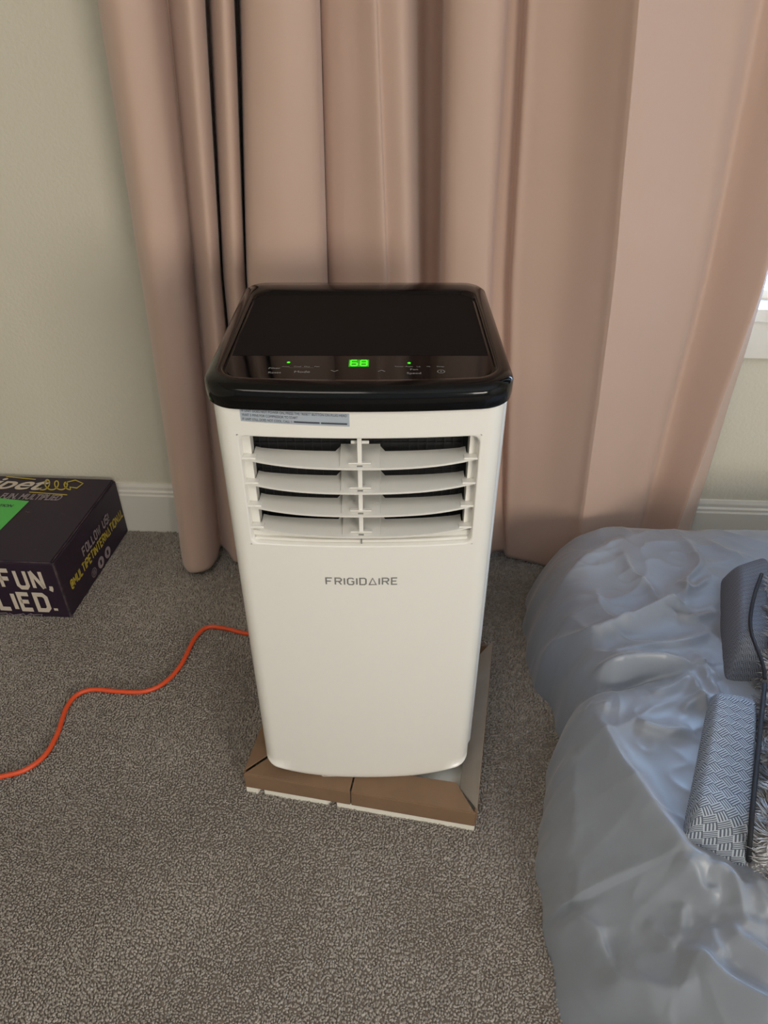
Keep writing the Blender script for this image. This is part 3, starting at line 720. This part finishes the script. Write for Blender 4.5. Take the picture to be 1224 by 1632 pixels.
RG = [  # pixel line, crest height, width on one side, width on the other
 (Z5([(60,710),(140,645),(330,570),(480,495),(600,440),(700,402),(765,425)]), .018, .012, .026),
 (Z5([(120,900),(170,850),(250,795),(380,738),(560,700),(700,700),(800,690)]), .026, .034, .008),
 (Z5([(330,652),(420,655),(540,622),(640,600),(780,570),(880,520)]), .010, .016, .012),
 (Z5([(530,940),(600,980),(700,1000),(800,985)]), .010, .022, .010),
 (Z5([(310,905),(370,980),(450,1120),(560,1280),(680,1430),(760,1520),(900,1600)]), .020, .018, .034),
 (Z5([(300,915),(360,890),(430,880)]), .010, .02, .012),
 (Z5([(480,190),(520,270),(600,330),(650,400)]), .007, .010, .016),
 (Z5([(740,110),(810,200),(820,250),(770,310),(765,400)]), .008, .010, .014),
 (Z5([(190,360),(260,260),(400,165),(480,120)]), .007, .012, .020),
 (Z5([(370,360),(385,430),(460,490),(560,500)]), .006, .012, .016),
 (Z5([(790,735),(815,820),(870,900)]), .010, .008, .014),
 (Z5([(830,690),(870,760),(920,830)]), .008, .008, .012),
 (Z5([(800,620),(860,700),(920,760)]), .007, .009, .012),
 (Z5([(600,820),(700,790),(800,720)]), .007, .014, .012),
 (Z5([(740,900),(800,860),(860,850)]), .006, .010, .010),
 (Z5([(700,440),(800,470),(900,440)]), .007, .012, .010),
 (Z5([(720,310),(790,350),(880,290)]), .006, .012, .010),
 (Z5([(860,120),(940,180),(1030,200)]), .006, .014, .014),
 (Z5([(200,480),(280,510),(340,580)]), .006, .014, .014),
 (Z5([(60,720),(130,740),(170,860)]), .008, .014, .010),
 (Z5([(400,520),(520,580),(640,590)]), .005, .010, .010),
 (Z6([(900,580),(1010,612),(1060,720),(1100,880),(1224,900)]), .011, .012, .018),
 (Z6([(720,560),(830,640),(890,730),(980,742)]), .010, .014, .014),
 (Z6([(735,1030),(840,1052),(920,1130),(1010,1200),(1224,1310),(1400,1380)]), .020, .016, .034),
 (Z6([(1005,860),(1050,960),(1130,1010),(1224,1070),(1300,1100)]), .013, .013, .020),
 (Z6([(420,1080),(450,1170),(560,1200),(680,1232),(780,1215),(860,1185)]), .011, .018, .018),
 (Z6([(70,900),(150,918),(250,892),(340,950),(420,1080)]), .014, .016, .022),
 (Z6([(50,560),(42,450),(80,340)]), .010, .014, .014), (Z6([(85,230),(160,130),(260,20)]), .010, .022, .016),
 (Z6([(110,520),(210,560),(240,650),(220,800)]), .008, .016, .022),
 (Z6([(600,850),(670,950),(740,1030)]), .006, .014, .014), (Z6([(790,760),(770,880),(750,1010)]), .006, .014, .014),
 (Z6([(920,880),(930,980),(990,1080)]), .008, .012, .012), (Z6([(1140,620),(1180,760),(1230,830)]), .008, .014, .014),
 (Z6([(250,0),(235,200),(240,480)]), .006, .014, .02),
 (Z5([(200,880),(260,830),(340,785),(450,752),(560,728),(680,718)]), -.020, .012, .016),
 (Z5([(660,420),(760,440),(790,455)]), -.007, .007, .009), (Z5([(120,700),(135,770),(150,850)]), -.007, .009, .009),
 (Z6([(215,890),(205,700),(225,560)]), -.006, .012, .012), (Z6([(380,940),(430,1040),(450,1130)]), -.006, .012, .012),
]
def z_guess(x, y):
    iy = int(np.clip(np.searchsorted(SY, y), 0, len(SY)-1)); ix = int(round((NX-1)*max(0, min(1, (x-xf1[iy])/1.06))**(1/1.5))); return float(Zs[iy, ix])
def on_sheet(px, py):
    z = .15
    for _ in range(8):
        p = at_z(px, py, z); z = z*.4 + .6*z_guess(p.x, p.y)
    return (p.x, p.y)
Zw = np.zeros_like(Zs)
for line, h, wa, wb in RG:
    L = [on_sheet(*p) for p in line]
    L = [tuple(q) for q in catmull(L, 4)]
    best = np.full(AX.shape, 9.0); sd = np.zeros(AX.shape); along = np.zeros(AX.shape); tot = len(L)-1
    for i in range(tot):
        d, s_, k = seg_d(AX, AY, L[i], L[i+1]); mk = d < best
        best = np.where(mk, d, best); sd = np.where(mk, s_, sd); along = np.where(mk, (i+k)/tot, along)
    w = np.where(sd > 0, wa, wb)*.68
    env = np.clip(np.sin(np.clip(along, .03, .97)*PI)*1.6, 0, 1)**.7
    Zw += 1.5*h*env*np.exp(-(np.sqrt((best/w)**2+.02)-.141)**1.25)*np.clip(1.15-best/.11, 0, 1)*(1 if h > 0 else .9)
def crumple(x, y):
    wx_ = x + .05*noise.noise(Vector((x*6, y*6, 20))); wy_ = y + .05*noise.noise(Vector((x*6, y*6, 31)))
    a = 1-abs(noise.noise(Vector((wx_*6+wy_*3, wy_*10-wx_*3, 5))))*2; c = 1-abs(noise.noise(Vector((wx_*15-wy_*6, wy_*19+wx_*9, 11))))*2
    m_ = .5+.5*noise.noise(Vector((x*4+3, y*4, 8)))
    return max(0, a)**3*.0045 + max(0, c)**3*.0022*m_*1.6
lowf = np.array([noise.noise(Vector((x*5, y*5, 2)))*.011 + crumple(x, y) for x, y in zip(AX.ravel(), AY.ravel())]).reshape(AX.shape)
Zs = Zs + (Zw + lowf)*np.clip(Zs/.06, 0, 1)
Zs = np.maximum(Zs, .0015)
nr, nc = Zs.shape; idx = -np.ones(Zs.size, int); ok = Zs.ravel() > 0; idx[ok] = np.arange(ok.sum())
vs = np.column_stack([AX.ravel()[ok], AY.ravel()[ok], Zs.ravel()[ok]])
I = np.arange(nr*nc).reshape(nr, nc); q = np.stack([I[:-1, :-1], I[:-1, 1:], I[1:, 1:], I[1:, :-1]], -1).reshape(-1, 4); q = idx[q]; q = q[(q >= 0).all(1)]
sheet = mesh('bed_sheet', [tuple(v) for v in vs], [tuple(int(i) for i in f) for f in q], M_sheet, None, True)
sheet.modifiers.new('soft', 'SMOOTH').iterations = 1
tag(sheet, 'rumpled blue-grey satin bed sheet draped over a low mattress at the right', 'bed sheet')
def sheet_z(x, y):
    return max(0., z_guess(x, y))

# ------------------------------------------------------------------ fleece-backed comforter on the bed
cf = empty('comforter', (.66, .74, .205), 'grey basket-weave comforter with black piping and shaggy fleece side, heaped on the bed sheet', 'comforter')
def puff(name, quad, base, dome, m, nu=36, nv=36, e=.22, uvs_=.0125, wob=.006, seed=0, tuck=.03):
    r"""soft slab over a quad given in the plan: quad = 4 (x,y); returns object and grid of points"""
    q = [Vector((a, c)) for a, c in quad]; G = []
    for j in range(nv+1):
        row = []
        for i in range(nu+1):
            u, v = i/nu, j/nv
            # denser towards the borders
            u = .5-.5*math.cos(PI*u); v = .5-.5*math.cos(PI*v)
            p = q[0]*(1-u)*(1-v)+q[1]*u*(1-v)+q[2]*u*v+q[3]*(1-u)*v
            eu_ = min(u, 1-u)/e; ev_ = min(v, 1-v)/e
            f = (1-(1-min(1, eu_))**2.4)**.6 * (1-(1-min(1, ev_))**2.4)**.6
            z = base + dome*f + wob*noise.noise(Vector((p.x*11+seed, p.y*11, seed)))*f + .5*wob*noise.noise(Vector((p.x*26+seed, p.y*26, seed)))*f
            row.append((p.x, p.y, max(z, sheet_z(p.x, p.y)-.004)))
        G.append(row)
    n = nu+1
    vs = [p for r in G for p in r]; fs = [(j*n+i, j*n+i+1, (j+1)*n+i+1, (j+1)*n+i) for j in range(nv) for i in range(nu)]
    o = mesh(name, vs, fs, m, cf, True)
    uvl = o.data.uv_layers.new(name='UVMap')
    A = np.array(G); k = 1/uvs_
    su = np.zeros(A.shape[:2]); su[:, 1:] = np.cumsum(np.linalg.norm(A[:, 1:]-A[:, :-1], axis=2), 1); su -= su[:, -1:]
    sv = np.zeros(A.shape[:2]); sv[1:] = np.cumsum(np.linalg.norm(A[1:]-A[:-1], axis=2), 0)
    sv = np.repeat(sv[:, nu//2][:, None], n, 1); UV = (np.stack([su, sv], 2)*k).reshape(-1, 2)
    for l in o.data.loops: uvl.data[l.index].uv = UV[l.vertex_index]
    return o, G
def PZ(px, py, z): p = at_z(px, py, z); return (p.x, p.y)
# lower lobe, nearest the camera
zt = .245
ql = [PZ(1084, 1340, .205), PZ(1194, 1378, .215), PZ(1222, 1080, .27), PZ(1140, 1082, .25)]
_, G1 = puff('woven_panel', ql, .196, .054, M_weave, seed=3, e=.17)
def edge_tube(G, side, r=.0045, lift=.004):
    if side == 'right': L = [row[-1] for row in G]
    else: L = [row[0] for row in G]
    b = MB(); b.tube([(p[0], p[1], p[2]+lift) for p in L], r, 8); return b
# raise the shared edge so the piping sits on a full side
def fleece(quad, base, dome, seed, dens=.0034, hh=.012):
    o, G = puff('fleece_panel', quad, base, dome, mat('fleece_ground', (150, 150, 154), .95), seed=seed, e=.16, wob=.012)
    P = []; T_ = []
    Gn = np.array(G); nv, nu = Gn.shape[:2]
    for j in range(nv-1):
        for i in range(nu-1):
            a, b_, c, d = Gn[j, i], Gn[j, i+1], Gn[j+1, i+1], Gn[j+1, i]
            A = np.linalg.norm(np.cross(b_-a, d-a)); n = A/(dens*dens); n = int(n)+(random.random() < n-int(n))
            for _ in range(n):
                u, v = random.random(), random.random(); p = a*(1-u)*(1-v)+b_*u*(1-v)+c*u*v+d*(1-u)*v
                nn = np.cross(b_-a, d-a); nn = nn/(np.linalg.norm(nn)+1e-9); P.append(p); T_.append(nn)
    P = np.array(P); T_ = np.array(T_)
    cl = np.array([noise.noise(Vector(p)*55+Vector((seed, 0, 0))) for p in P]); lo = np.array([noise.noise(Vector(p)*22+Vector((seed, 5, 0))) for p in P])
    def lean(p): a = cl*5+lo*6; return np.stack([np.cos(a)*1.0, np.sin(a)*1.0, 0*a], 1)
    off = np.array(root_off(cf))
    f = tufts('fleece_fibres', P-off, T_, M_fur, hh, .0013, lean, .5+.7*cl+.5*lo+.3*(np.random.rand(len(P))-.5), wv=.6)
    f.parent = cf; return G
qf = [PZ(1196, 1378, .215), PZ(1450, 1470, .21), PZ(1540, 1100, .27), PZ(1224, 1082, .27)]
G2 = fleece(qf, .196, .072, 8)
L = [(1193, 1372, .213), (1196, 1330, .250), (1200, 1280, .262), (1206, 1220, .266), (1213, 1150, .268), (1219, 1090, .262)]
def pipe(L, r=.0033):
    pts = [tuple(at_z(x, y, z)) for x, y, z in L]; b = MB(); b.tube([tuple(p) for p in catmull(pts, 6)], r, 8); return b.build('piping', M_pipe, cf, smooth=True)
pipe(L)
# upper lobe, further back
qu = [PZ(1153, 1086, .205), PZ(1226, 1086, .22), PZ(1232, 868, .25), PZ(1146, 925, .205)]
_, G3 = puff('woven_panel', qu, .196, .075, weave_mat('dark_basket_weave', (78, 82, 92), (136, 141, 152), 1), seed=11, e=.3, uvs_=.008)
G4 = fleece([PZ(1226, 1076, .25), PZ(1540, 1085, .26), PZ(1480, 870, .26), PZ(1206, 925, .27)], .205, .085, 21)
pipe([(1219, 1082, .262), (1216, 1060, .268), (1207, 1035, .272), (1198, 1010, .272), (1196, 985, .275), (1202, 950, .282), (1214, 915, .285)], .003)
